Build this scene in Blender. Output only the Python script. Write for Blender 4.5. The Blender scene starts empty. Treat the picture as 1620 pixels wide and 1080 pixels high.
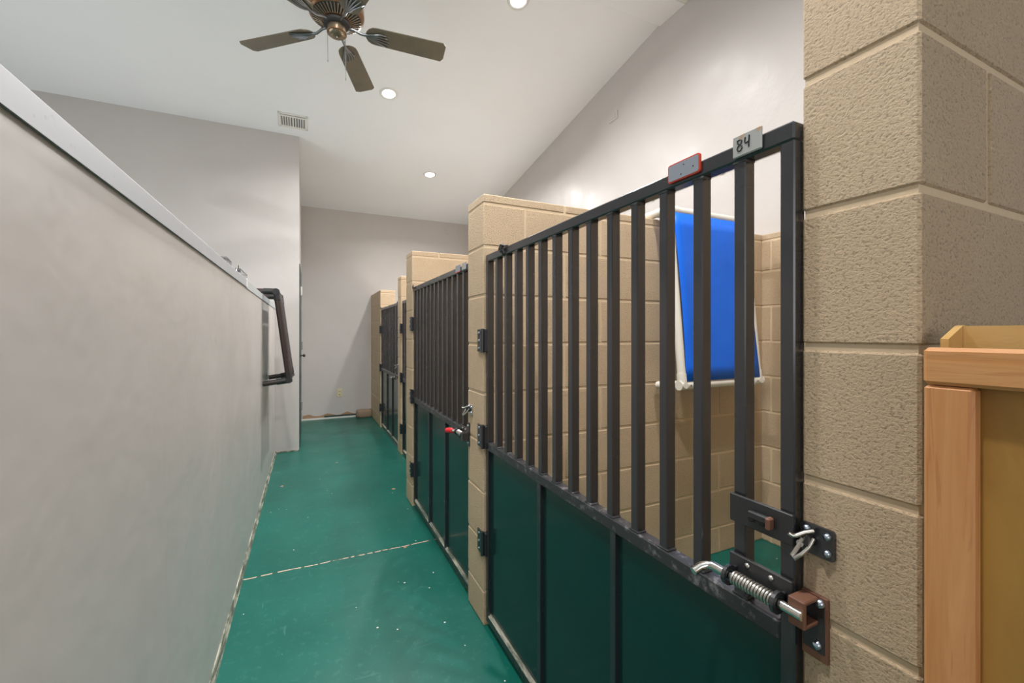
import bpy, bmesh, math, random
from mathutils import Vector, Matrix
random.seed(7)
S = bpy.context.scene
C = bpy.context.collection
PI = math.pi

# ------------------------------------------------------------------ camera, light, exposure
cam_d = bpy.data.cameras.new('camera'); cam = bpy.data.objects.new('camera', cam_d); C.objects.link(cam)
cam.location = (0, 0, 1.203)
cam.rotation_euler = (PI/2, 0, -math.atan(322/680))
cam_d.sensor_width = 36.0; cam_d.lens = 36.0*680/1620; cam_d.shift_y = -13/1620
cam_d.clip_start = 0.02
S.camera = cam

world = bpy.data.worlds.new('world'); S.world = world; world.use_nodes = True
bgn = world.node_tree.nodes['Background']; bgn.inputs[0].default_value = (0.95, 0.97, 1.0, 1); bgn.inputs[1].default_value = 1.0

S.view_settings.view_transform = 'Standard'; S.view_settings.look = 'None'
S.view_settings.gamma = 1.0; S.view_settings.use_curve_mapping = False
S.view_settings.exposure = 0.0

def area_light(name, loc, rot, sx, sy, power, col=(1, 1, 1), shape='RECTANGLE'):
    l = bpy.data.lights.new(name, 'AREA'); l.shape = shape; l.size = sx; l.size_y = sy
    l.energy = power; l.color = col
    o = bpy.data.objects.new(name, l); C.objects.link(o); o.location = loc; o.rotation_euler = rot
    return o
# added fill lights, set in unseen made-up windows at the rear and left
area_light('fill_rear', (-0.35, -2.66, 1.75), (PI/2, 0, 0), 2.5, 1.5, 26, (1.0, 0.985, 0.97))
area_light('fill_side', (-3.26, 2.7, 1.1), (0, -PI/2, 0), 1.8, 3.4, 50, (1.0, 0.985, 0.97))
for yy, pw in ((2.42, 11), (3.76, 22), (5.15, 26)):            # added fill lights in made-up stall hatches, to lift the far ceiling
    area_light('fill_hatch', (2.455, yy, 0.80), (0, PI/2 + math.radians(28), 0), 1.0, 0.7, pw, (1.0, 0.985, 0.97))
LAMP_POWER = 29.0

# ------------------------------------------------------------------ materials
def new_mat(name, base=(0.5, 0.5, 0.5), rough=0.5, metal=0.0, spec=0.5):
    m = bpy.data.materials.new(name); m.use_nodes = True
    b = m.node_tree.nodes['Principled BSDF']
    b.inputs['Base Color'].default_value = (*base, 1); b.inputs['Roughness'].default_value = rough
    b.inputs['Metallic'].default_value = metal; b.inputs['Specular IOR Level'].default_value = spec
    return m
class NT:
    def __init__(s, m): s.t = m.node_tree; s.b = s.t.nodes['Principled BSDF']
    def n(s, typ, **kw):
        x = s.t.nodes.new(typ)
        for k, v in kw.items(): setattr(x, k, v)
        return x
    def l(s, a, b): s.t.links.new(a, b)
    def pos(s): return s.n('ShaderNodeNewGeometry').outputs['Position']
    def objco(s): return s.n('ShaderNodeTexCoord').outputs['Object']
    def mapping(s, v, scale=(1, 1, 1), rot=(0, 0, 0), loc=(0, 0, 0)):
        x = s.n('ShaderNodeMapping'); x.inputs['Scale'].default_value = scale; x.inputs['Rotation'].default_value = rot
        x.inputs['Location'].default_value = loc; s.l(v, x.inputs['Vector']); return x.outputs[0]
    def noise(s, v, scale, detail=4, rough=0.55, dist=0.0):
        x = s.n('ShaderNodeTexNoise'); x.inputs['Scale'].default_value = scale; x.inputs['Detail'].default_value = detail
        x.inputs['Roughness'].default_value = rough; x.inputs['Distortion'].default_value = dist
        s.l(v, x.inputs['Vector']); return x.outputs['Fac']
    def voro(s, v, scale, rnd=1.0):
        x = s.n('ShaderNodeTexVoronoi'); x.inputs['Scale'].default_value = scale; x.inputs['Randomness'].default_value = rnd
        s.l(v, x.inputs['Vector']); return x.outputs['Distance']
    def ramp(s, f, a, b, ca=(0, 0, 0), cb=(1, 1, 1)):
        x = s.n('ShaderNodeValToRGB'); e = x.color_ramp.elements
        e[0].position = a; e[0].color = (*ca, 1); e[1].position = b; e[1].color = (*cb, 1)
        s.l(f, x.inputs[0]); return x.outputs[0]
    def mix(s, f, a, b):
        x = s.n('ShaderNodeMix', data_type='RGBA')
        if isinstance(f, (int, float)): x.inputs[0].default_value = f
        else: s.l(f, x.inputs[0])
        for i, c in ((6, a), (7, b)):
            if isinstance(c, tuple): x.inputs[i].default_value = (*c, 1)
            else: s.l(c, x.inputs[i])
        return x.outputs[2]
    def math(s, op, a, b=None, c=None):
        x = s.n('ShaderNodeMath', operation=op)
        for i, v in enumerate((a, b, c)):
            if v is None: continue
            if isinstance(v, (int, float)): x.inputs[i].default_value = v
            else: s.l(v, x.inputs[i])
        return x.outputs[0]
    def bump(s, h, strength=0.3, dist=0.005):
        x = s.n('ShaderNodeBump'); x.inputs['Strength'].default_value = strength; x.inputs['Distance'].default_value = dist
        s.l(h, x.inputs['Height']); s.l(x.outputs[0], s.b.inputs['Normal'])
    def col(s, c): s.l(c, s.b.inputs['Base Color'])
    def rough(s, c): s.l(c, s.b.inputs['Roughness'])

M = {}
def mk_wall(name, a, b, rough=0.36, bump=0.25):
    m = new_mat(name, a, rough); k = NT(m); p = k.pos()
    k.col(k.mix(k.ramp(k.noise(p, 1.7, 3), 0.35, 0.68), a, b))
    h = k.math('ADD', k.math('MULTIPLY', k.noise(p, 5, 3), 1.0), k.math('MULTIPLY', k.noise(p, 90, 2), 0.12))
    k.bump(h, bump, 0.012)
    k.rough(k.ramp(k.noise(p, 3, 3), 0.3, 0.7, (rough-.07,)*3, (rough+.1,)*3))
    return m
M['wall'] = mk_wall('greige_wall_paint', (0.575, 0.542, 0.525), (0.55, 0.52, 0.503))
# half wall: the same paint with trowel marks and scuffs
m = new_mat('scuffed_wall_paint', rough=0.36); k = NT(m); p = k.pos()
sc = k.ramp(k.noise(k.mapping(p, (1, 3.0, 22), (0.55, 0, 0)), 1.0, 3), 0.74, 0.80)
sm = k.ramp(k.noise(k.mapping(p, (1, 9, 1.2)), 1.0, 3), 0.58, 0.85)
base = k.mix(k.ramp(k.noise(p, 1.5, 3), 0.35, 0.7), (0.57, 0.535, 0.515), (0.535, 0.505, 0.487))
k.col(k.mix(k.math('MULTIPLY', sm, 0.25), base, (0.44, 0.42, 0.40)))
k.bump(k.math('ADD', k.noise(p, 5, 3), k.math('MULTIPLY', sc, 0.12)), 0.3, 0.012)
k.rough(k.ramp(k.noise(p, 3, 3), 0.3, 0.7, (0.3,)*3, (0.44,)*3))
M['half'] = m
M['ceil'] = mk_wall('white_ceiling_paint', (0.875, 0.885, 0.91), (0.855, 0.865, 0.89), 0.6, 0.08)

# painted concrete block: tan, pitted
def mk_block(name, a, b):
    m = new_mat(name, a, 0.55); k = NT(m); p = k.pos()
    n1 = k.noise(k.mapping(p, (1, 1, 1.3)), 185, 5, 0.68); rel = k.ramp(n1, 0.28, 0.62); pit = k.ramp(n1, 0.37, 0.46)
    rnd = k.n('ShaderNodeObjectInfo').outputs['Random']
    base = k.mix(k.ramp(k.noise(p, 6, 3), 0.3, 0.7), a, b)
    base = k.mix(k.math('MULTIPLY', rnd, 0.18), base, (0.66, 0.53, 0.36))
    k.col(k.mix(k.math('MULTIPLY', k.math('SUBTRACT', 1.0, pit), 0.65), base, (0.30, 0.21, 0.13)))
    k.bump(rel, 0.8, 0.003)
    return m
M['block'] = mk_block('tan_painted_block', (0.67, 0.505, 0.33), (0.63, 0.465, 0.30))
m = new_mat('painted_mortar', (0.68, 0.53, 0.36), 0.6); k = NT(m); k.bump(k.noise(k.pos(), 120, 3), 0.3, 0.003); M['mortar'] = m

# green epoxy floor
m = new_mat('green_floor_paint', (0.012, 0.19, 0.13), 0.35); k = NT(m); p = k.pos()
base = k.mix(k.ramp(k.noise(p, 2.2, 4), 0.3, 0.7), (0.003, 0.094, 0.072), (0.004, 0.120, 0.092))
s1 = k.ramp(k.noise(k.mapping(p, (60, 4, 1), (0, 0, 0.5)), 1.0, 3), 0.70, 0.76)
s2 = k.ramp(k.noise(k.mapping(p, (4, 55, 1), (0, 0, 0.9)), 1.0, 3), 0.71, 0.77)
msk = k.ramp(k.noise(p, 3.3, 2), 0.45, 0.65)
base = k.mix(k.math('MULTIPLY', k.math('MAXIMUM', s1, s2), k.math('MULTIPLY', msk, 0.45)), base, (0.16, 0.42, 0.34))
cloud = k.ramp(k.noise(p, 26, 5, 0.75), 0.55, 0.78)
base = k.mix(k.math('MULTIPLY', cloud, 0.24), base, (0.14, 0.40, 0.32))
fl = k.math('LESS_THAN', k.math('ADD', k.voro(p, 13.0), k.math('MULTIPLY', k.noise(p, 90, 2), 0.07)), 0.088)
flm = k.math('GREATER_THAN', k.noise(p, 4.0, 2), 0.50)
base = k.mix(k.math('MULTIPLY', fl, flm), base, (0.62, 0.60, 0.52))
dpos = k.mapping(p, (1, 1, 1), loc=(3.1, 1.7, 0))
chip = k.math('LESS_THAN', k.math('ADD', k.voro(dpos, 3.1), k.math('MULTIPLY', k.noise(p, 60, 3), 0.05)), 0.068)
base = k.mix(chip, base, (0.36, 0.22, 0.14))
# control joint across the aisle: a worn line with its own shape
sep = k.n('ShaderNodeSeparateXYZ'); k.l(p, sep.inputs[0])
wob = k.math('MULTIPLY', k.math('SUBTRACT', k.noise(p, 7, 3), 0.5), 0.02)
dist = k.math('ABSOLUTE', k.math('ADD', k.math('SUBTRACT', sep.outputs[1], 2.46), wob))
jw = k.math('MULTIPLY', k.math('LESS_THAN', dist, 0.0042), k.math('GREATER_THAN', k.noise(p, 24, 3), 0.47))
jd = k.math('LESS_THAN', dist, 0.0065)
base = k.mix(k.math('MULTIPLY', jd, 0.55), base, (0.05, 0.07, 0.05))
base = k.mix(jw, base, (0.60, 0.47, 0.36))
k.col(base); k.bump(k.noise(p, 55, 3), 0.06, 0.002)
k.rough(k.ramp(k.noise(p, 3, 3), 0.3, 0.7, (0.30,)*3, (0.40,)*3)); k.b.inputs['Specular IOR Level'].default_value = 0.35
M['floor'] = m

# gate steel: semi-gloss black with a little rust
def mk_steel(name, a, rough, rust=0.5):
    m = new_mat(name, a, rough); k = NT(m); p = k.pos()
    r = k.ramp(k.noise(k.mapping(p, (14, 14, 4)), 1.0, 5, 0.75), 0.55, 0.85)
    k.col(k.mix(k.math('MULTIPLY', r, rust), a, (0.16, 0.075, 0.035)))
    k.rough(k.ramp(k.noise(p, 8, 2), 0.3, 0.7, (rough-.02,)*3, (rough+.05,)*3))
    return m
M['steel'] = mk_steel('black_gate_paint', (0.020, 0.021, 0.026), 0.24, 0.08)
M['steel'].node_tree.nodes['Principled BSDF'].inputs['Specular IOR Level'].default_value = 1.0
M['panel'] = mk_steel('black_green_panel_paint', (0.008, 0.036, 0.032), 0.16, 0.05)
m = new_mat('worn_rail_paint', (0.05, 0.05, 0.055), 0.36); k = NT(m); p = k.pos()
w = k.ramp(k.noise(p, 45, 4, 0.7), 0.55, 0.75)
k.col(k.mix(w, (0.035, 0.035, 0.04), (0.25, 0.245, 0.25))); M['worn'] = m
M['rust'] = mk_steel('rusty_steel', (0.17, 0.075, 0.045), 0.6, 0.9)
M['darkmetal'] = mk_steel('dark_worn_metal', (0.03, 0.03, 0.032), 0.35, 0.8)
M['zinc'] = new_mat('zinc_metal', (0.62, 0.60, 0.56), 0.32, 1.0)
M['chrome'] = new_mat('bright_steel', (0.75, 0.74, 0.70), 0.18, 1.0)
M['screw'] = new_mat('blue_zinc_screw', (0.52, 0.60, 0.72), 0.28, 1.0)
M['red'] = new_mat('red_rubber', (0.75, 0.02, 0.03), 0.4)
M['alu'] = (lambda m: m)(new_mat('galvanised_cap', (0.60, 0.62, 0.66), 0.5, 0.2))
k = NT(M['alu']); p = k.pos(); k.col(k.mix(k.ramp(k.noise(p, 35, 4, 0.7), 0.62, 0.75), (0.47, 0.485, 0.515), (0.33, 0.34, 0.36)))
M['alu2'] = new_mat('galvanised_cap_pale', (0.50, 0.53, 0.54), 0.5, 0.2)
M['white'] = new_mat('white_plastic', (0.78, 0.77, 0.74), 0.35)
M['pvc'] = new_mat('white_pvc', (0.80, 0.77, 0.70), 0.35)
M['ivory'] = new_mat('ivory_plastic', (0.66, 0.60, 0.42), 0.4)
M['darkslot'] = new_mat('dark_slot', (0.02, 0.02, 0.02), 0.7)
M['grey'] = new_mat('grey_shadow_metal', (0.20, 0.20, 0.20), 0.6)
m = new_mat('blue_vinyl', (0.012, 0.13, 0.66), 0.42); k = NT(m); p = k.pos()
k.col(k.mix(k.ramp(k.noise(p, 4, 3), 0.3, 0.7), (0.006, 0.135, 0.78), (0.010, 0.165, 0.88)))
k.bump(k.noise(p, 5, 2), 0.25, 0.02); k.b.inputs['Specular IOR Level'].default_value = 0.3; M['blue'] = m
M['bpipe'] = new_mat('dark_brown_pipe', (0.035, 0.022, 0.020), 0.32)
M['belbow'] = new_mat('black_fitting', (0.022, 0.022, 0.024), 0.45)
M['bmesh'] = new_mat('dark_cot_fabric', (0.03, 0.024, 0.022), 0.7)
# wood
def mk_wood(name, a, b, c, sc, rot=(0, 0, 0)):
    m = new_mat(name, a, 0.5); k = NT(m); p = k.mapping(k.pos(), sc, rot)
    n = k.noise(p, 1.0, 5, 0.6, 1.2)
    x = k.mix(k.ramp(n, 0.32, 0.68), a, b)
    st = k.ramp(k.noise(p, 2.6, 3, 0.5, 0.8), 0.60, 0.66)
    k.col(k.mix(k.math('MULTIPLY', st, 0.35), x, c)); k.bump(n, 0.25, 0.003); return m
M['pine_v'] = mk_wood('pine_vertical', (0.56, 0.235, 0.08), (0.66, 0.33, 0.135), (0.40, 0.13, 0.035), (38, 38, 3))
M['pine_h'] = mk_wood('pine_horizontal', (0.58, 0.25, 0.08), (0.66, 0.34, 0.14), (0.38, 0.13, 0.035), (38, 3, 45))
M['ply'] = mk_wood('plywood', (0.46, 0.25, 0.055), (0.36, 0.185, 0.04), (0.22, 0.10, 0.02), (12, 9, 3))
M['ply2'] = mk_wood('plywood_pale', (0.66, 0.43, 0.17), (0.60, 0.36, 0.12), (0.5, 0.28, 0.09), (12, 5, 12))
# fan
m = new_mat('antique_brass_blade', (0.14, 0.12, 0.085), 0.38); k = NT(m); p = k.pos()
k.col(k.mix(k.ramp(k.noise(p, 7, 3), 0.3, 0.7), (0.165, 0.135, 0.09), (0.115, 0.105, 0.08))); M['blade'] = m
M['fanmetal'] = new_mat('aged_bronze', (0.25, 0.20, 0.135), 0.30, 0.75)
M['fanbrown'] = new_mat('brown_bronze', (0.24, 0.125, 0.06), 0.35, 0.5)
M['iron'] = new_mat('blade_iron_pewter', (0.22, 0.23, 0.24), 0.28, 0.85)
M['doorgreen'] = new_mat('dark_green_door_paint', (0.035, 0.07, 0.062), 0.4)
M['conc'] = mk_block('brown_rough_stone', (0.36, 0.25, 0.17), (0.26, 0.18, 0.12))
M['peel'] = new_mat('peeled_brown_edge', (0.38, 0.24, 0.15), 0.7)
m = new_mat('dirty_cove', (0.4, 0.4, 0.3), 0.6); k = NT(m); p = k.pos()
k.col(k.mix(k.ramp(k.noise(k.mapping(p, (40, 8, 60)), 1.0, 4, 0.7), 0.42, 0.6), (0.09, 0.11, 0.085), (0.42, 0.41, 0.33))); M['cove'] = m
M['tag'] = (lambda m: m)(new_mat('brushed_tag', (0.42, 0.43, 0.42), 0.35, 0.4))
k = NT(M['tag']); p = k.pos(); k.col(k.mix(k.ramp(k.noise(p, 28, 2), 0.60, 0.70), (0.45, 0.46, 0.45), (0.50, 0.33, 0.20)))
M['tag2'] = new_mat('grey_tag_face', (0.30, 0.33, 0.38), 0.3, 0.3)
M['tagred'] = new_mat('red_tag_edge', (0.62, 0.055, 0.02), 0.4)
M['ink'] = new_mat('black_marker', (0.01, 0.01, 0.015), 0.5)
m = new_mat('lamp_lens', (1, 1, 1), 0.5)
b = m.node_tree.nodes['Principled BSDF']; b.inputs['Emission Color'].default_value = (1, 0.98, 0.95, 1); b.inputs['Emission Strength'].default_value = 6.0
M['lens'] = m
m = new_mat('window_glass', (1, 1, 1), 0.02); b = m.node_tree.nodes['Principled BSDF']; b.inputs['Transmission Weight'].default_value = 1.0; M['glass'] = m

# ------------------------------------------------------------------ mesh helpers
class MB:
    def __init__(s): s.v = []; s.f = []; s.sm = []
    def add(s, vs, fs, smooth=False):
        o = len(s.v); s.v += [tuple(x) for x in vs]; s.f += [tuple(o+i for i in f) for f in fs]; s.sm += [smooth]*len(fs)
    def box(s, x0, x1, y0, y1, z0, z1):
        s.add([(x0,y0,z0),(x1,y0,z0),(x1,y1,z0),(x0,y1,z0),(x0,y0,z1),(x1,y0,z1),(x1,y1,z1),(x0,y1,z1)],
              [(3,2,1,0),(4,5,6,7),(0,1,5,4),(1,2,6,5),(2,3,7,6),(3,0,4,7)]); return s
    def bbox(s, x0, x1, y0, y1, z0, z1, b=0.003, smooth=False):
        bm = bmesh.new(); bmesh.ops.create_cube(bm, size=1.0)
        for v in bm.verts:
            v.co = Vector(((x0+x1)/2 + v.co.x*(x1-x0), (y0+y1)/2 + v.co.y*(y1-y0), (z0+z1)/2 + v.co.z*(z1-z0)))
        bmesh.ops.bevel(bm, geom=bm.edges[:], offset=b, segments=1, affect='EDGES')
        bm.verts.index_update()
        s.add([v.co.copy() for v in bm.verts], [[v.index for v in f.verts] for f in bm.faces], smooth); bm.free(); return s
    def tube(s, pts, r, n=10, caps=True):
        pts = [Vector(p) for p in pts]; rs = r if isinstance(r, (list, tuple)) else [r]*len(pts)
        rings = []; up = None
        for i, p in enumerate(pts):
            t = (pts[min(i+1, len(pts)-1)] - pts[max(i-1, 0)]).normalized()
            if up is None: up = Vector((0,0,1)) if abs(t.z) < 0.9 else Vector((1,0,0))
            a = (up - t*up.dot(t)).normalized(); b_ = t.cross(a); up = a
            rings.append([p + (a*math.cos(2*PI*k/n) + b_*math.sin(2*PI*k/n))*rs[i] for k in range(n)])
        vs = [q for r_ in rings for q in r_]; fs = []
        for i in range(len(pts)-1):
            for k in range(n): fs.append((i*n+k, i*n+(k+1)%n, (i+1)*n+(k+1)%n, (i+1)*n+k))
        s.add(vs, fs, True)
        if caps:
            o = len(vs)
            s.add(rings[0], [tuple(reversed(range(n)))]); s.add(rings[-1], [tuple(range(n))])
        return s
    def lathe(s, prof, n=28, axis='z', origin=(0,0,0), smooth=True):
        vs = []; fs = []
        for (r, h) in prof:
            for k in range(n):
                a = 2*PI*k/n
                q = {'z': (r*math.cos(a), r*math.sin(a), h), 'x': (h, r*math.cos(a), r*math.sin(a)), 'y': (r*math.cos(a), h, r*math.sin(a))}[axis]
                vs.append((q[0]+origin[0], q[1]+origin[1], q[2]+origin[2]))
        for i in range(len(prof)-1):
            for k in range(n): fs.append((i*n+k, i*n+(k+1)%n, (i+1)*n+(k+1)%n, (i+1)*n+k))
        s.add(vs, fs, smooth); return s
    def prism(s, poly, d0, d1, axis='x', smooth=False):
        n = len(poly)
        def P(a, b, d): return {'x': (d,a,b), 'y': (a,d,b), 'z': (a,b,d)}[axis]
        vs = [P(a,b,d0) for a,b in poly] + [P(a,b,d1) for a,b in poly]
        fs = [tuple(reversed(range(n))), tuple(range(n, 2*n))] + [(i,(i+1)%n,n+(i+1)%n,n+i) for i in range(n)]
        s.add(vs, fs, smooth); return s
    def mesh(s, name, mat):
        me = bpy.data.meshes.new(name); me.from_pydata(s.v, [], s.f)
        me.polygons.foreach_set('use_smooth', s.sm)
        bm = bmesh.new(); bm.from_mesh(me); bmesh.ops.recalc_face_normals(bm, faces=bm.faces); bm.to_mesh(me); bm.free()
        if mat: me.materials.append(M[mat])
        return me
    def build(s, name, mat, parent=None):
        o = bpy.data.objects.new(name, s.mesh(name, mat)); C.objects.link(o)
        if parent: o.parent = parent
        return o
def tag(o, label, cat, group=None, kind=None):
    o['label'] = label; o['category'] = cat
    if group: o['group'] = group
    if kind: o['kind'] = kind
    return o
def empty(name, loc, label, cat, rz=0, group=None):
    o = bpy.data.objects.new(name, None); C.objects.link(o); o.location = loc; o.rotation_euler = (0, 0, rz)
    o.empty_display_size = 0.05
    return tag(o, label, cat, group)
def struct(name, mb, mat, label, cat):
    return tag(mb.build(name, mat), label, cat, kind='structure')

# ------------------------------------------------------------------ room shell
SL = 0.161
def zc(y): return 4.012 - SL*y                    # far slope of the ceiling
def zn(y): return 3.665 - SL*(2.28 - y)           # near slope
YB, YF, XL, XR = -2.6, 6.58, -3.2, 2.47
HX = -0.304                                       # corridor face of the half wall
struct('floor', MB().box(XL-.2, XR+.2, YB-.2, YF+.2, -0.12, 0), 'floor', 'glossy green painted concrete floor with scratches and a worn joint', 'floor')
cb = MB().prism([(YB-.2, zn(YB-.2)), (2.28, zn(2.28)), (2.30, 3.70), (2.51, 3.70), (2.53, zc(2.53)), (YF+.2, zc(YF+.2)), (YF+.2, zc(YF)+.3), (2.4, 3.95), (YB-.2, zn(YB)+.3)], XL-.2, XR+.2, 'x')
struct('ceiling', cb, 'ceil', 'white sloped ceiling rising to a boxed ridge', 'ceiling')
struct('trim_1', MB().box(XL, XR-.001, 2.28, 2.53, 3.588, 3.70), 'ceil', 'flat white boxed ridge beam at the ceiling peak', 'beam')
struct('trim_2', MB().bbox(XL, XR-.001, 2.25, 2.28, 3.588, 3.625, .004), 'white', 'thin white moulding along the ridge beam edge', 'trim')
rw = MB().prism([(YB-.1, 0), (YF+.1, 0), (YF+.1, zc(YF)+.04), (2.53, zc(2.53)+.04), (2.4, 3.75), (2.28, zn(2.28)+.04), (YB-.1, zn(YB)+.04)], XR, XR+.12, 'x')
struct('wall_right', rw, 'wall', 'tall greige gable wall above the stalls', 'wall')
struct('wall_far', MB().box(-0.187, XR, YF, YF+.12, 0, zc(YF)+.03), 'wall', 'greige end wall of the aisle with an outlet', 'wall')
struct('wall_cross', MB().prism([(4.92, 0), (5.03, 0), (5.03, zc(5.03)+.03), (4.92, zc(4.92)+.03)], XL, -0.087, 'x'), 'wall', 'greige full-height wall behind the half wall', 'wall')
struct('wall_doorway', MB().prism([(5.03, 0), (YF, 0), (YF, zc(YF)+.03), (5.03, zc(5.03)+.03)], -0.187, -0.087, 'x'), 'wall', 'greige side wall seen edge-on holding the green door', 'wall')
# left wall of the room behind the half wall, with an opening added for the side fill light
lw = MB()
lw.box(XL-.1, XL, YB, 1.0, 0, 4.0); lw.box(XL-.1, XL, 4.4, 5.0, 0, 4.0); lw.box(XL-.1, XL, 1.0, 4.4, 0, .2); lw.box(XL-.1, XL, 1.0, 4.4, 2.0, 4.0)
struct('wall_left', lw, 'wall', 'greige outer wall with an added window beyond the half wall', 'wall')
rr = MB()
rr.box(XL, -1.6, YB-.1, YB, 0, zn(YB)+.03); rr.box(0.9, XR, YB-.1, YB, 0, zn(YB)+.03); rr.box(-1.6, 0.9, YB-.1, YB, 0, 1.0); rr.box(-1.6, 0.9, YB-.1, YB, 2.5, zn(YB)+.03)
struct('wall_rear', rr, 'wall', 'greige rear wall with an added wide window', 'wall')
def window(name, mk, label):  # frames of the unseen windows, added to house the fill lights
    w = MB(); mk(w); struct(name, w, 'white', label, 'window')
window('window_1', lambda w: [w.box(-1.6, 0.9, YB-.06, YB-.02, z, z+.05) for z in (1.0, 2.45)] + [w.box(x, x+.05, YB-.06, YB-.02, 1.0, 2.5) for x in (-1.6, -0.375, .85)], 'white framed wide window added unseen in the rear wall')
window('window_2', lambda w: [w.box(XL-.05, XL-.01, 1.0, 4.4, z, z+.05) for z in (.2, 1.95)] + [w.box(XL-.05, XL-.01, y, y+.05, .2, 2.0) for y in (1.0, 2.1, 3.2, 4.35)], 'white framed window added unseen in the outer left wall')

# half wall with metal cap
struct('wall_half', MB().box(HX-.12, HX, -0.9, 4.92, 0, 1.468), 'half', 'scuffed greige half wall along the aisle', 'wall')
CJ = 2.68
cp = MB(); cp.prism([(HX+.0005, 1.452), (HX+.006, 1.450), (HX+.0065, 1.490), (HX+.004, 1.493), (HX-.126, 1.493), (HX-.126, 1.452), (HX-.1205, 1.452), (HX-.1205, 1.4685), (HX+.0005, 1.4685)], -0.9, CJ, 'y')
trim3 = struct('trim_3', cp, 'alu', 'long galvanised metal cap on the half wall', 'wall cap')
cp = MB(); cp.prism([(HX+.0005, 1.448), (HX+.004, 1.446), (HX+.004, 1.488), (HX-.124, 1.488), (HX-.124, 1.4685), (HX+.0005, 1.4685)], CJ+.012, 4.92, 'y')
struct('trim_4', cp, 'alu2', 'paler short section of metal wall cap at the far end', 'wall cap')
MB().bbox(HX-.1, HX+.009, CJ-.002, CJ+.014, 1.446, 1.496, .002).build('joint_strip', 'white', trim3)
struct('baseboard_left', MB().prism([(HX, 0), (HX+.015, 0), (HX+.010, .007), (HX+.004, .022), (HX, .022)], -0.9, 4.92, 'y'), 'cove', 'dirty chipped paint edge at the foot of the half wall', 'baseboard')
struct('baseboard_cross', MB().box(HX+.004, -0.083, 4.908, 4.92, 0, .012), 'cove', 'thin dirty edge at the foot of the cross wall', 'baseboard')
# end wall foot: white bead plus peeled brown edge
bw = struct('baseboard_far', MB().box(-0.087, 0.83, YF-.012, YF, 0, .022), 'white', 'thin white bead at the foot of the end wall', 'baseboard')
pl = []
for i in range(17):
    x = -0.075 + i*0.72/16; pl.append((x, .062 + .016*math.sin(i*1.1) + random.uniform(-.006, .006)))
poly = [(-0.075, .022)] + [(0.645, .022)] + list(reversed(pl))
MB().prism(poly, YF-.004, YF, 'y').build('peeled_edge', 'peel', bw)
MB().box(0.2, 0.645, YF-.008, YF-.003, .024, .045).build('green_drip_line', 'doorgreen', bw)

# ------------------------------------------------------------------ concrete block walls
MORT = 0.009
_blocks = {}
def block_mesh(dx, dy, dz):
    key = (round(dx,4), round(dy,4), round(dz,4))
    if key not in _blocks: _blocks[key] = MB().bbox(0, dx, 0, dy, 0, dz, .0035).mesh('block', 'block')
    return _blocks[key]
def block_wall(name, axis, u0, u1, w0, w1, zjoint, course, top, label, phase=0, cap=True, seen=None):
    """A wall of laid blocks. axis 'x': runs along X from u0 to u1, thickness w0..w1 in Y (and the other way round for 'y')."""
    rec = 0.003; g = MORT/2
    core = MB()
    if axis == 'x': core.box(u0+rec, u1-rec, w0+rec, w1-rec, 0, top-rec)
    else: core.box(w0+rec, w1-rec, u0+rec, u1-rec, 0, top-rec)
    wall = struct(name, core, 'mortar', label, 'block wall')
    zs = []; z = zjoint
    while z > 0.03: z -= course
    zs = [0.002 - g]
    z += course
    while z < top - 0.06: zs.append(z); z += course
    if cap: zs.append(top - 0.038)
    zs.append(top + g)
    L = 0.398
    for i in range(len(zs)-1):
        z0, z1 = zs[i]+g, zs[i+1]-g
        if z1 - z0 < .012: continue
        row = (i + phase) % 2
        a = u0 - g
        first = True
        while a < u1 - 0.02:
            ln = L/2 if (first and row) else L
            b = min(a + ln, u1 + g)
            if u1 + g - b < 0.05: b = u1 + g
            first = False
            if seen is None or seen(a, b, z0, z1):
                if axis == 'x': me = block_mesh(b-a-MORT, w1-w0, z1-z0); loc = (a+g, w0, z0)
                else: me = block_mesh(w1-w0, b-a-MORT, z1-z0); loc = (w0, a+g, z0)
                o = bpy.data.objects.new('block', me); C.objects.link(o); o.parent = wall; o.location = loc
            a = b
    return wall
ZJ, CR, TOP = 1.157, 0.203, 1.778
XG = 0.66
block_wall('wall_stall_entrance', 'x', 0.675, 2.40, 0.2606, 0.400, 1.183, 0.1985, TOP, 'pitted tan block pillar and wall nearest the camera', phase=0)
block_wall('wall_stall_first', 'x', 0.65, 2.40, 1.648, 1.835, ZJ, CR, TOP, 'tan block partition behind the blue cot', phase=1)
block_wall('wall_stall_second', 'x', 0.65, 2.40, 3.00, 3.19, ZJ, CR, TOP, 'tan block partition between second and third gates', phase=0)
block_wall('wall_stall_third', 'x', 0.83, 2.40, 4.33, 4.50, ZJ, CR, TOP-.005, 'tan block partition between third and fourth gates', phase=1)
block_wall('wall_stall_end', 'y', 5.69, 6.58, 0.83, 1.02, ZJ, CR, TOP-.02, 'tan block wall beside the farthest gate', phase=0)
block_wall('wall_stall_back', 'y', 0.405, 1.80, 2.40, 2.468, ZJ, CR, TOP, 'tan block wall lining the back of the first stall', phase=0)
bk = MB(); ys = [1.80]
for yy in (2.42, 3.76, 5.15):  # hatch openings are made up, cut to hold the fill lights
    bk.box(2.404, 2.468, ys[-1], yy-.38, 0, TOP-.004); bk.box(2.404, 2.468, yy-.38, yy+.38, 0, .27); bk.box(2.404, 2.468, yy-.38, yy+.38, 1.33, TOP-.004); ys.append(yy+.38)
bk.box(2.404, 2.468, ys[-1], 6.578, 0, TOP-.004)
struct('wall_stall_rear', bk, 'mortar', 'tan wall with low added hatch openings behind the hidden stalls', 'block wall')
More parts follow.
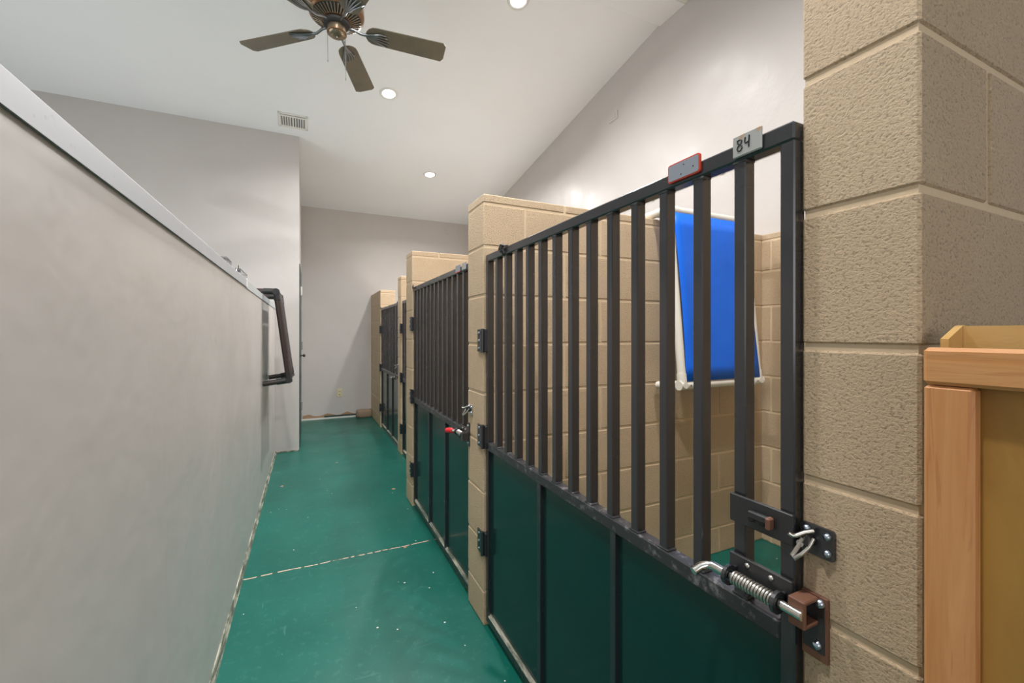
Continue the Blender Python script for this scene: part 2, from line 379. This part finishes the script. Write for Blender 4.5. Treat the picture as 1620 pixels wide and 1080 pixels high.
for i, yy in enumerate((2.42, 3.76, 5.15)):  # frames around the added hatch lights
    w = MB(); w.box(2.39, 2.404, yy-.42, yy-.37, .23, 1.37); w.box(2.39, 2.404, yy+.37, yy+.42, .23, 1.37); w.box(2.39, 2.404, yy-.37, yy+.37, 1.32, 1.37); w.box(2.39, 2.404, yy-.37, yy+.37, .23, .28)
    struct('window_%d' % (i+3), w, 'white', ('white framed fill-light hatch added at the back of the second stall', 'white framed fill-light hatch added at the back of the third stall', 'white framed fill-light hatch added at the back of the last stall')[i], 'hatch')

# ------------------------------------------------------------------ gates
def gate(y0, y1, x0, label, hz, near=False, bolt=None):
    """Steel stall gate; local origin at the near bottom corner, local y runs to the hinge side."""
    L = y1 - y0
    g = empty('stall_gate', (x0, y0, 0), label, 'gate', group='black steel stall gates')
    P = 0.0225; D = 0.026
    zb, zt, zm0, zm1 = 0.025, 1.524, 0.726, 0.758
    MB().bbox(0, D, 0, P, zb, zt-.028, .002).build('post', 'steel', g)
    MB().bbox(0, D, L-P, L, zb, zt-.028, .002).build('post', 'steel', g)
    MB().bbox(-.001, D+.001, 0, L, zt-.029, zt, .003).build('top_rail', 'steel', g)
    MB().bbox(-.001, D+.001, P, L-P, zm0, zm1, .003).build('middle_rail', 'worn', g)
    MB().bbox(0, D, P, L-P, zb, zb+.026, .002).build('bottom_rail', 'steel', g)
    bar_me = MB().bbox(0, 0.0245, 0, 0.0218, zm1-.001, zt-.028, .0018).mesh('bar', 'steel')
    n = max(6, round((L-.2)/.0875)) + 1
    weld = MB()
    for kx in range(n):
        far = .103 + (L-.093-.103)*kx/(n-1)
        o = bpy.data.objects.new('bar', bar_me); C.objects.link(o); o.parent = g; o.location = (.001, far-.0218, 0)
        weld.bbox(.000, .024, far-.026, far+.004, zm1-.001, zm1+.004, .0015)
        weld.bbox(.000, .024, far-.024, far+.002, zt-.0335, zt-.028, .0015)
    w = weld.build('weld_beads', 'worn', g); w['kind'] = 'stuff'
    d = [P, L*.338, L*.354, L*.633, L*.651, L-P]
    for a, b in ((d[1], d[2]), (d[3], d[4])):
        MB().bbox(.001, .020, a, b, zb+.024, zm0+.002, .0015).build('divider', 'steel', g)
    for a, b in ((d[0], d[1]), (d[2], d[3]), (d[4], d[5])):
        MB().box(.013, .0165, a-.002, b+.002, zb+.02, zm0+.004).build('panel', 'panel', g)
        MB().prism([(.0005, zb+.026), (.013, zb+.026), (.013, zb+.034), (.010, zb+.031)], a, b, 'y').build('dirt_line', 'cove', g)
    # hinges at the far end, leaf on the pier
    for z in hz:
        h = MB().bbox(-.0165, -.0115, L+.012, L+.056, z-.046, z+.046, .001).build('hinge', 'steel', g)
        MB().tube([(-.014, L+.004, z-.049), (-.014, L+.004, z+.049)], .008, 10).build('knuckle', 'steel', h)
        MB().bbox(-.010, .002, L-.02, L+.006, z-.046, z+.046, .001).build('leaf', 'steel', h)
        for q in (-.032, 0, .032):
            MB().lathe([(0.0001, -.0205), (.004, -.020), (.0052, -.0165)], 10, 'x', (0, L+.036, z+q)).build('screw', 'screw', h)
    return g
g1 = gate(0.402, 1.644, XG, 'nearest black stall gate with the 84 tag and spring bolt', (1.173, .778, .34), True)
g2 = gate(1.845, 2.992, XG, 'second black stall gate with a red-handled slide bolt', (1.268, .765, .256))
g3 = gate(3.20, 4.318, 0.84, 'black stall gate mostly hidden between two block piers', (1.25, .765, .256))
g4 = gate(4.512, 5.678, 0.84, 'farthest black stall gate beside the end wall', (1.25, .765, .256))
ROT = (0, 0, 0)

# near gate: flat bar with angle tab, spring bolt
q = MB().bbox(-.007, -.001, -.002, .105, .884, .931, .0015).build('strike_bar', 'darkmetal', g1)
MB().bbox(-.016, -.007, .030, .066, .904, .916, .002).build('tab', 'darkmetal', q)
MB().bbox(-.020, -.007, .026, .034, .898, .917, .002).build('tab_end', 'rust', q)
for yy in (.045, .063):
    MB().lathe([(.0001, -.0125), (.005, -.011), (.0058, -.007)], 10, 'x', (0, yy, .902)).build('bolt_head', 'darkmetal', q)
def spring_bolt(g, z, red=False, y0=-.005):
    """Slide bolt carried by a plate on the gate; rod runs along y."""
    rx = -.026
    b = MB().bbox(-.008, -.001, y0+.004, y0+.110, z-.012, z+.030, .0015).build('slide_bolt', 'darkmetal', g)
    pts = [(rx, y0-.022, z), (rx, y0+.122, z), (rx-.002, y0+.129, z), (rx-.008, y0+.135, z-.001), (rx-.018, y0+.139, z-.004), (rx-.032, y0+.141, z-.010)]
    if red: pts = [(rx, y0-.012, z), (rx, y0+.105, z), (rx-.004, y0+.112, z+.001), (rx-.02, y0+.118, z+.001)]
    MB().tube(pts, .0072, 14).build('rod', 'chrome', b)
    if red: MB().tube([(rx-.016, y0+.115, z+.001), (rx-.022, y0+.130, z), (rx-.034, y0+.158, z-.004), (rx-.037, y0+.163, z-.005)], [.0105, .013, .012, .006], 12).build('grip', 'red', b)
    for yy in (y0+.014, y0+.096):
        ring = MB(); n = 18; pr = [(.0095, -.003), (.0165, -.003), (.0165, .003), (.0095, .003), (.0095, -.003)]
        ring.lathe(pr, n, 'y', (rx, yy, z), False)
        ring.bbox(rx+.012, -.007, yy-.003, yy+.003, z-.012, z+.012, .001)
        ring.build('loop', 'steel', b)
    sp = []; turns = 13
    for i in range(turns*10+1):
        a = 2*PI*i/10; sp.append((rx + .0100*math.cos(a), y0+.020 + .068*i/(turns*10), z + .0100*math.sin(a)))
    MB().tube(sp, .0021, 6).build('spring', 'zinc', b)
    for yy in (y0+.036, y0+.076):
        MB().lathe([(.0001, -.0115), (.004, -.0105), (.0045, -.008)], 10, 'x', (0, yy, z+.02)).build('rivet', 'zinc', b)
    MB().tube([(rx, y0+.060, z-.008), (rx-.004, y0+.062, z-.020)], .0028, 8).build('stop_pin', 'darkmetal', b)
    return b
spring_bolt(g1, .801)
spring_bolt(g2, .742, True)
spring_bolt(g4, .742, False)

# plates on the top rail of the near gate
t84 = MB().bbox(-.0065, -.0015, .048, .100, 1.499, 1.536, .0018).build('number_plate', 'tag', g1); t84['label'] = 'grey plate reading 84'
def stroke(pts, r=.0011):
    return MB().tube([(-.0070, a, b) for a, b in pts], r, 6)
def yz(u, v): return (.0910 - u*.0105, 1.5085 + v*.0185)      # u to the right, v up
eight = [(.12,.95),(.55,1.02),(.88,.85),(.75,.62),(.38,.52),(.80,.42),(.92,.20),(.65,.0),(.25,.0),(.06,.20),(.16,.42),(.48,.54),(.12,.72),(.10,.95)]
four1 = [(1.45,1.02),(1.38,.62),(1.5,.48),(1.95,.52),(2.1,.6)]
four2 = [(2.14,1.08),(2.1,.6),(2.05,.05)]
txt = MB()
for st in (eight, four1, four2): txt.tube([(-.0070, *yz(u, v)) for u, v in st], .00115, 6)
tx = txt.build('marker_number', 'ink', t84); tx['label'] = 'handwritten black number 84'
tr = MB()
def rrect(cy, cz, w, h, r, n=4):
    out = []
    for sx, sy, a0 in ((1,1,0), (-1,1,90), (-1,-1,180), (1,-1,270)):
        for i in range(n+1):
            a = math.radians(a0 + 90*i/n); out.append((cy + sx*(w/2-r) + r*math.cos(a), cz + sy*(h/2-r) + r*math.sin(a)))
    return out
p2 = MB().prism(rrect(.207, 1.5205, .078, .036, .005), -.0055, -.0015, 'x').build('edged_plate', 'tagred', g1); p2['label'] = 'grey plate with a red edge'
MB().prism(rrect(.207, 1.5205, .073, .031, .004), -.0064, -.0055, 'x').build('plate_face', 'tag2', p2)
for yy, zz in ((.183, 1.518), (.212, 1.512), (.205, 1.529)):
    MB().lathe([(.0001, -.0072), (.0014, -.0068), (.0016, -.0064)], 8, 'x', (0, yy, zz)).build('speck', 'ink', p2)
for gg in (g2,):
    a = MB().bbox(-.005, -.0015, .12, .19, 1.500, 1.534, .0015).build('edged_plate', 'tag2', gg)
    MB().bbox(-.0056, -.005, .117, .193, 1.498, 1.502, .0003).build('red_edge', 'tagred', a)
    MB().bbox(-.005, -.0015, .035, .095, 1.500, 1.534, .0015).build('number_plate', 'tag', gg)

# black snap clipped to the far end of the near gate's top rail
sn = empty('snap_clip', (XG, 0.402+1.062, 1.524), 'small black snap hook clipped on the nearest gate top rail', 'clip')
rg = []
for i in range(17):
    a = 2*PI*i/16; rg.append((.012+.021*math.cos(a), 0, -.013+.021*math.sin(a)))
MB().tube(rg, .0035, 8, False).build('ring', 'belbow', sn)
MB().tube([(-.012, -.018, .001), (-.012, -.006, .010), (-.012, .008, .006), (-.012, .018, -.006), (-.012, .006, -.016), (-.012, -.012, -.012)], .004, 8).build('hook', 'belbow', sn)
MB().bbox(-.016, -.004, -.006, .010, -.010, .012, .003).build('swivel', 'belbow', sn)
for gg, x0, yy, i in ((g2, XG, 2.975, 0), (g4, 0.84, 5.66, 1), (g4, 0.84, 4.53, 2)):
    s2 = empty('snap_clip', (x0, yy, 1.524), ('tiny black snap hook at the second gate hinge corner', 'tiny black snap hook at the farthest gate hinge corner', 'tiny black snap hook at the farthest gate latch corner')[i], 'clip')
    MB().tube([(-.008, -.012, -.004), (-.008, -.002, .012), (-.008, .010, .004), (-.008, .002, -.012), (-.008, -.012, -.004)], .0035, 8).build('hook', 'belbow', s2)
    MB().bbox(-.012, -.003, -.005, .006, -.012, .004, .002).build('swivel', 'belbow', s2)

# keeper on the near pillar: rusty plate and square bracket
PX = 0.675
kp = empty('bolt_keeper', (PX, 0.385, 0.728), 'rusty bolt keeper plate screwed to the near block pillar', 'bolt keeper')
MB().bbox(-.006, -.0005, -.024, .012, 0, .094, .001).build('plate', 'rust', kp)
MB().bbox(-.0068, -.0055, -.020, .010, .012, .088, .0004).build('paint_patch', 'darkmetal', kp)
br = MB()
br.bbox(-.040, -.034, -.012, .012, .052, .092, .0015); br.bbox(-.036, -.006, -.012, .012, .086, .092, .0015); br.bbox(-.036, -.006, -.012, .012, .052, .058, .0015)
br.build('bracket', 'rust', kp)
for z in (.100-.016, .022):
    MB().lathe([(.0001, -.0125), (.005, -.0115), (.0065, -.006)], 12, 'x', (0, -.010 if z < .05 else -.014, z)).build('bolt_head', 'screw', kp)
# gravity latch on the near pillar
def fork_latch(loc, plate_m, fork_m, label, sx=1.0):
    t = empty('fork_latch', loc, label, 'latch')
    MB().prism(rrect(-.008, .022, .046*sx, .044, .005), -.005, -.0005, 'x').build('plate', plate_m, t)
    for yy, zz in ((-.022, .034), (-.022, .010), (.006, .036)):
        MB().lathe([(.0001, -.0105), (.0042, -.0095), (.0052, -.005)], 12, 'x', (0, yy*sx, zz)).build('screw', 'screw', t)
    MB().bbox(-.022, -.004, -.004, .008, .012, .032, .002).build('hub', 'darkmetal', t)
    MB().tube([(-.010, -.006, .037), (-.020, .001, .034), (-.029, .007, .029), (-.033, .010, .028), (-.036, .014, .031)], .0030, 8).build('fork_arm', fork_m, t)
    MB().tube([(-.010, -.006, .026), (-.018, -.004, .014), (-.026, .002, .003), (-.034, .007, -.004), (-.034, .010, .000), (-.027, .006, .012), (-.022, .002, .026)], .0030, 8).build('fork_arm', fork_m, t)
    MB().tube([(-.026, .004, .018), (-.008, .004, .018)], .005, 10).build('pivot', 'chrome', t)
    return t
fork_latch((PX, 0.384, 0.878), 'steel', 'zinc', 'black plate fork latch with bright arms on the near pillar')
fork_latch((0.65, 1.800, 0.845), 'zinc', 'zinc', 'zinc fork latch on the block pier beside the second gate')
fork_latch((0.83, 4.465, 0.845), 'zinc', 'zinc', 'tiny zinc fork latch on the pier by the farthest gate')
k2 = empty('bolt_keeper', (0.65, 1.822, 0.700), 'small black bolt keeper on the pier beside the second gate', 'bolt keeper')
MB().bbox(-.005, -.0005, -.014, .010, 0, .105, .001).build('plate', 'steel', k2)
MB().bbox(-.036, -.004, -.012, .010, .025, .062, .002).build('bracket', 'steel', k2)
for z in (.015, .09): MB().lathe([(.0001, -.0105), (.0045, -.0095), (.0055, -.005)], 12, 'x', (0, -.002, z)).build('bolt_head', 'screw', k2)

# ------------------------------------------------------------------ cots hung over walls
def cot(name, W, Lh, leg, rp, mats, loc, rz, tilt, label, fk=2.8):
    """Pipe-framed pet cot hung by its upper legs. Local: x across, front face towards -y, z down the frame from 0 to -Lh (before tilt)."""
    t = empty(name, loc, label, 'pet cot', rz)
    pm, em, fm = mats
    R = Matrix.Rotation(tilt, 4, 'X')
    def tp(*p): return tuple(R @ Vector(p))
    def pipe(a, b, nm='rail', mm=pm, r=rp): return MB().tube([tp(*a), tp(*b)], r, 16).build(nm, mm, t)
    pipe((0, 0, 0), (W, 0, 0)); pipe((0, 0, -Lh), (W, 0, -Lh)); pipe((0, 0, 0), (0, 0, -Lh)); pipe((W, 0, 0), (W, 0, -Lh))
    for x in (0, W):
        sx = 1 if x == 0 else -1
        for z, top in ((0, True), (-Lh, False)):
            sz = -1 if top else 1
            a = Vector(tp(x, 0, z)); ll = leg
            e = a + Vector((0, ll, 0)) if top else Vector(tp(x, ll, z))
            MB().tube([a, e], rp*.98, 16).build('leg', pm, t)
            f = MB()
            f.tube([a - Vector(tp(sx*rp*1.2, 0, 0)), Vector(tp(x + sx*rp*2.6, 0, z))], rp*1.17, 16)
            f.tube([a, Vector(tp(x, 0, z + sz*rp*fk))], rp*1.17, 16)
            f.tube([a, a + (e-a).normalized()*rp*fk*1.3], rp*1.17, 16)
            f.tube([a - (e-a).normalized()*rp*1.15, a], [rp*.8, rp*1.17], 16)
            f.build('corner_fitting', em, t)
    # fabric wraps the rails
    fb = MB(); n = 10; mz = 12; vs = []; fs = []
    x0, x1 = rp*.4, W - rp*.4
    for s_, off in ((0, -rp*1.06), (1, -rp*.94)):
        for j in range(mz+1):
            for i in range(n+1):
                u, v = i/n, j/mz
                sag = .012*math.sin(PI*u)*math.sin(PI*v)
                inset = .010*math.sin(PI*v)
                vs.append(tp(x0 + inset + (x1-x0-2*inset)*u, off + sag, -rp*.9 - (Lh-rp*1.8)*v))
    N = (n+1)*(mz+1)
    for s_ in (0, 1):
        for j in range(mz):
            for i in range(n): q0 = s_*N + j*(n+1)+i; fs.append((q0, q0+1, q0+n+2, q0+n+1))
    for i in range(n):
        fs.append((i, i+1, N+i+1, N+i)); b0 = mz*(n+1)+i; fs.append((b0, b0+1, N+b0+1, N+b0))
    for j in range(mz):
        a0 = j*(n+1); fs.append((a0, a0+n+1, N+a0+n+1, N+a0)); a0 += n; fs.append((a0, a0+n+1, N+a0+n+1, N+a0))
    fb.add(vs, fs, True); fb.build('fabric', fm, t)
    for x in (rp*1.6, W-rp*1.6):
        MB().lathe([(.0001, -rp*1.32), (.004, -rp*1.28), (.005, -rp*1.1)], 10, 'y', tp(x, 0, -Lh)).build('rivet', 'grey', t)
    return t
cot('blue_cot', 0.534, 0.845, 0.155, 0.0195, ('pvc', 'pvc', 'blue'), (1.576, 1.556, 1.801), 0, math.atan2(-.085, .845)*1.0,
    'blue vinyl cot with white pipe frame hung on the block partition')
cot('dark_cot', 0.52, 0.665, 0.17, 0.0195, ('bpipe', 'belbow', 'bmesh'), (-0.217, 3.63, 1.512), PI/2, math.atan2(-.085, .665),
    'dark brown pipe cot hung over the far end of the half wall', 3.2)

# ------------------------------------------------------------------ ceiling fan
FX, FY, FZ = 0.155, 2.80, 3.05
fan = empty('ceiling_fan', (FX, FY, FZ), 'bronze five-blade ceiling fan with pull chains', 'ceiling fan')
fan.rotation_euler = (math.radians(-1.2), math.radians(-0.6), 0)
sh = MB().lathe([(.045, .015), (.0525, .010), (.0530, -.020), (.0530, -.034)], 40).build('switch_housing', 'fanmetal', fan)
MB().lathe([(.0530, -.034), (.0560, -.034), (.0560, -.040), (.0500, -.041)], 40, smooth=False).build('rim', 'fanbrown', sh)
MB().lathe([(.0500, -.041), (.0440, -.050), (.0300, -.056), (.0001, -.058)], 40).build('bottom_cap', 'fanmetal', sh)
MB().lathe([(.0001, -.0615), (.004, -.060), (.0045, -.0575)], 12).build('cap_screw', 'chrome', sh)
MB().lathe([(.05, .0), (.075, .006), (.078, .022), (.06, .030)], 32).build('flywheel', 'darkslot', fan)
mh = MB().lathe([(.06, .028), (.082, .030), (.140, .055), (.155, .066), (.159, .085), (.157, .120), (.145, .150), (.105, .175), (.05, .185), (.03, .20)], 40).build('motor_housing', 'fanbrown', fan)
sl = MB()
for i in range(40):
    a = 2*PI*i/40; ca, sa = math.cos(a), math.sin(a)
    pts = []
    for r, z in ((.084, .0305), (.104, .0395), (.122, .0475), (.136, .0535)): pts.append((r*ca, r*sa, z-.001))
    sl.tube(pts, .0042, 5)
gr = sl.build('vent_grille', 'fanmetal', mh); gr['kind'] = 'stuff'
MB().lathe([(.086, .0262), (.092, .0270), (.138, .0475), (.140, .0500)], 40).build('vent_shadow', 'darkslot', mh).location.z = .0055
MB().lathe([(.0125, .19), (.0125, .40)], 16).build('downrod', 'fanmetal', fan)
MB().lathe([(.0125, .395), (.03, .40), (.055, .425), (.068, .46), (.07, .52)], 28).build('canopy', 'fanmetal', fan)
def blade_poly():
    pts = []
    for i in range(9):                                            # rounded root
        a = PI/2 + PI*i/8; pts.append((.225 + .06*math.cos(a), .060*math.sin(a)))
    pts += [(.640, -.070), (.658, -.050), (.660, .045), (.645, .070)]
    return pts
bl_me = MB().prism(blade_poly(), -.003, .003, 'z').mesh('blade', 'blade')
irn = MB()
irn.tube([(.065, 0, .012), (.10, 0, .008), (.14, 0, -.008), (.18, 0, -.006)], [.009, .008, .008, .009], 8)
for j, s_ in enumerate((-1.0, -.5, 0, .5, 1.0)):
    irn.tube([(.165, 0, -.007), (.205, .016*s_+.003, -.0085), (.255, .033*s_+.006, -.0085), (.312-.022*abs(s_-.2), .040*s_+.016, -.006)], [.006, .0062, .0058, .0035], 6)
irn.prism([(.165, -.006), (.20, -.012), (.225, -.014), (.235, .004), (.225, .018), (.19, .012)], -.0062, -.0035, 'z')
ir_me = irn.mesh('blade_iron', 'iron')
for kx in range(5):
    a = math.radians(-3 + 72*kx)
    o = bpy.data.objects.new('blade', bl_me); C.objects.link(o); o.parent = fan
    o.rotation_mode = 'XYZ'; o.matrix_local = Matrix.Rotation(a, 4, 'Z') @ Matrix.Rotation(math.radians(-12), 4, 'X')
    o2 = bpy.data.objects.new('blade_iron', ir_me); C.objects.link(o2); o2.parent = o
for (dx, dy, ln) in ((-.052, .012, .195), (.048, .02, .28)):
    c_ = MB().tube([(dx, dy, -.02), (dx, dy, -.02-ln)], .0018, 6).build('pull_chain', 'grey', fan)
    MB().lathe([(.0001, -.022-ln), (.003, -.02-ln), (.003, -.006-ln), (.0012, -.001-ln)], 8, 'z', (dx, dy, 0)).build('chain_tip', 'grey', c_)

# ------------------------------------------------------------------ recessed downlights
def downlight(x, y, label, power=1.0):
    z = zc(y) if y > 2.53 else zn(y)
    t = empty('recessed_downlight', (x, y, z), label, 'ceiling light', group='recessed ceiling lights')
    ang = -math.atan(SL) if y > 2.4 else math.atan(SL)
    t.rotation_euler = (ang, 0, 0)
    MB().lathe([(.056, .004), (.056, -.004), (.062, -.009), (.078, -.006), (.080, .002)], 32).build('trim_ring', 'white', t)
    MB().lathe([(.0001, -.0045), (.03, -.0045), (.056, -.002)], 32).build('lens', 'lens', t)
    l = bpy.data.lights.new('lamp', 'AREA'); l.shape = 'DISK'; l.size = .11; l.energy = LAMP_POWER*power; l.spread = math.radians(155); l.color = (1, .982, .96)
    o = bpy.data.objects.new('lamp', l); C.objects.link(o); o.parent = t; o.location = (0, 0, -.014)
downlight(0.656, 3.99, 'round recessed ceiling light just beyond the fan blade', 1.7)
downlight(1.358, 5.245, 'round recessed ceiling light farthest along the ceiling', 1.1)
downlight(1.348, 2.742, 'round recessed ceiling light cut by the top of the picture', .5)
for x, y, lb, pw in ((0.05, 1.55, 'added unseen ceiling light above the aisle before the ridge', 1.1), (-0.08, 0.25, 'added unseen ceiling light above the camera', .92), (1.15, 0.85, 'added unseen ceiling light over the first stall', 1.0)):  # three extra lights out of view, added to brighten the near end
    downlight(x, y, lb, pw)

# ceiling register
vt = empty('ceiling_vent', (-0.135, 4.675, zc(4.675)), 'white slatted air vent on the sloped ceiling above the cross wall', 'air vent')
vt.rotation_euler = (-math.atan(SL), 0, 0)
fr = MB(); W2, H2 = .125, .115
fr.bbox(-W2, W2, -H2, -H2+.02, -.008, 0, .002); fr.bbox(-W2, W2, H2-.03, H2, -.008, 0, .002); fr.bbox(-W2, -W2+.015, -H2, H2, -.008, 0, .002); fr.bbox(W2-.015, W2, -H2, H2, -.008, 0, .002)
fr.box(-W2+.01, W2-.01, -.082, -.062, -.007, -.001)
fr.build('frame', 'white', vt)
MB().box(-W2+.012, W2-.012, -H2+.015, H2-.028, -.0022, -.0005).build('duct_opening', 'grey', vt)
for i in range(11):
    x = -W2+.022 + i*.0206
    if i == 5: MB().box(x-.006, x+.006, -.064, H2-.026, -.008, -.001).build('center_bar', 'white', vt)
    else: MB().prism([(x-.003, -.001), (x+.003, -.001), (x+(.008 if i > 5 else -.004), -.008), (x+(.004 if i > 5 else -.008), -.008)], -.064, H2-.026, 'y').build('slat', 'white', vt)

# ------------------------------------------------------------------ small wall fittings
def plate(name, loc, face, w, h, label, mat='ivory', outlet=False):
    t = empty(name, loc, label, 'outlet' if outlet else 'wall plate')
    if face == '-y':
        MB().bbox(-w/2, w/2, -.007, -.0003, -h/2, h/2, .002).build('cover', mat, t)
        if outlet:
            for z in (.022, -.022):
                r = MB().lathe([(.0001, -.010), (.013, -.010), (.016, -.007)], 16, 'y', (0, 0, z)).build('socket', mat, t)
                for x in (-.006, .006): MB().box(x-.0012, x+.0012, -.0106, -.0099, z-.002, z+.007).build('slot', 'darkslot', r)
        else: MB().bbox(-w*.2, w*.2, -.010, -.006, -h*.25, h*.25, .001).build('insert', mat, t)
    else:
        MB().bbox(-.007, -.0003, -w/2, w/2, -h/2, h/2, .002).build('cover', mat, t)
        MB().bbox(-.010, -.006, -w*.3, w*.3, -h*.25, h*.25, .001).build('insert', mat, t)
    return t
plate('wall_outlet', (0.40, YF, 0.360), '-y', .078, .118, 'ivory wall outlet low on the end wall', 'ivory', True)
plate('switch_plate', (1.985, YF, 2.832), '-y', .08, .12, 'left of two blank greige plates high on the end wall', 'wall')
plate('switch_plate', (2.20, YF, 2.822), '-y', .08, .12, 'right of two blank greige plates high on the end wall', 'wall')
plate('switch_plate', (XR, 3.09, 3.14), '-x', .12, .075, 'small blank greige plate high on the right gable wall', 'wall')
cd = empty('conduit', (XR, 1.0, 2.262), 'thin painted conduit running along the right wall above the blocks', 'conduit')
MB().tube([(-.006, -.55, 0), (-.006, 2.6, .004)], .006, 8).build('pipe', 'alu2', cd)
for y in (.32, .97, 1.6): MB().bbox(-.013, 0, y-.012, y+.012, -.010, .012, .003).build('strap', 'alu2', cd)

# door in the side wall, seen almost edge-on
dr = MB().bbox(-0.0869, -0.079, 5.02, 5.98, 0.01, 1.93, .002).build('door_1', 'doorgreen'); tag(dr, 'dark green door seen edge-on past the cross wall', 'door', kind='structure')
kn = MB().lathe([(.0001, .050), (.012, .048), (.018, .038), (.016, .028), (.007, .022), (.007, .008), (.018, .004), (.018, 0)], 20, 'x', (-0.079, 5.30, 0.957)).build('door_knob', 'grey', dr)
kn.data.materials[0] = M['darkmetal']; kn['label'] = 'dark round door knob'
MB().bbox(-.079, -.060, 5.27, 5.34, 1.02, 1.11, .002).build('lock_plate', 'grey', dr)
MB().bbox(-.079, -.062, 5.27, 5.34, 0.36, 0.45, .002).build('lock_plate', 'grey', dr)
MB().bbox(-.079, -.060, 5.28, 5.33, 1.62, 1.72, .002).build('latch_plate', 'zinc', dr)

# rough stone lying in the corner of the aisle
bm = bmesh.new(); bmesh.ops.create_cube(bm, size=1.0)
bmesh.ops.subdivide_edges(bm, edges=bm.edges[:], cuts=4, use_grid_fill=True)
for v in bm.verts:
    n = v.co.normalized()*.62; c = v.co.lerp(n, .28)
    j = .018*math.sin(c.x*13+c.y*5)*math.cos(c.z*11)
    v.co = Vector((c.x*.205, c.y*.12, c.z*.108)) + Vector((j*.3, j*.2, j*.35))
for v in bm.verts: v.co.z += .052; v.co.z = max(0, v.co.z)
me = bpy.data.meshes.new('stone_block'); bm.to_mesh(me); bm.free(); me.materials.append(M['conc'])
for p_ in me.polygons: p_.use_smooth = True
st = bpy.data.objects.new('stone_block', me); C.objects.link(st); st.location = (0.722, 6.50, 0.0)
tag(st, 'rounded brown stone block lying in the far aisle corner', 'stone')

# ------------------------------------------------------------------ wire holders on the half wall
def wire_box(y, w, h, label, clip):
    t = empty('wire_holder', (HX-.045, y, 1.492), label, 'wire holder')
    b = MB(); d = .05
    for z in (.0025, h):
        b.tube([(-d/2, -w/2, z), (d/2, -w/2, z), (d/2, w/2, z), (-d/2, w/2, z), (-d/2, -w/2, z)], .0018, 6)
    b.build('wire_frame', 'grey', t)
    n = 6
    up = MB()
    for i in range(n+1):
        yy = -w/2 + w*i/n
        for x in (-d/2, d/2): up.tube([(x, yy, .002), (x, yy, h)], .0011, 5)
    u = up.build('wire_uprights', 'grey', t); u['kind'] = 'stuff'
    if clip:
        c = MB().prism([(-w*.1-.012, h-.004), (-w*.1+.012, h-.004), (-w*.1+.003, h+.018), (-w*.1-.003, h+.018)], -.012, .012, 'x').build('clip', 'belbow', t)
        MB().tube([(0, -w*.1, h+.012), (0, -w*.1+.014, h+.022), (0, -w*.1+.020, h+.036)], .0022, 6).build('clip_lever', 'belbow', c)
        MB().tube([(0, -w*.3-.02, h-.004), (0, -w*.3, h+.010), (0, -w*.3+.016, h-.006)], .003, 6).build('wire_tag', 'zinc', t)
    else:
        MB().bbox(-.026, .026, -w*.5, w*.2, h, h+.005, .001).build('top_plate', 'grey', t)
wire_box(2.30, .13, .042, 'small pale wire holder on the half wall, nearer to camera', False)
wire_box(2.80, .26, .050, 'wire holder with a black clip on the half wall', True)

# ------------------------------------------------------------------ wooden bin beside the near pillar
wb = empty('wooden_bin', (0.63, -0.6, 0), 'open pine and plywood bin standing in front of the near pillar', 'wooden bin')
y1 = 0.843 - .001
MB().bbox(0, .019, 0, y1, 1.1455, 1.187, .004).build('top_rail', 'pine_h', wb)
MB().bbox(.001, .019, y1-.042, y1-.0005, 0.0, 1.1445, .003).build('stile', 'pine_v', wb)
MB().bbox(.001, .019, .0005, .042, 0.0, 1.1445, .003).build('stile', 'pine_v', wb)
MB().bbox(.001, .019, .043, y1-.043, 0.0, .042, .003).build('bottom_rail', 'pine_h', wb)
MB().box(.0195, .0265, .002, y1-.002, .0, 1.180).build('front_panel', 'ply', wb)
for a, b in ((y1-.013, y1-.006), (.006, .013)):
    MB().prism([(.027, 0), (.072, 0), (.072, 1.2125), (.063, 1.2118), (.027, 1.1965), (.027, 1.19)], a, b, 'y').build('side_board', 'ply2', wb)
MB().box(.063, .072, .0132, y1-.0132, 0.0, 1.2115).build('back_board', 'ply2', wb)
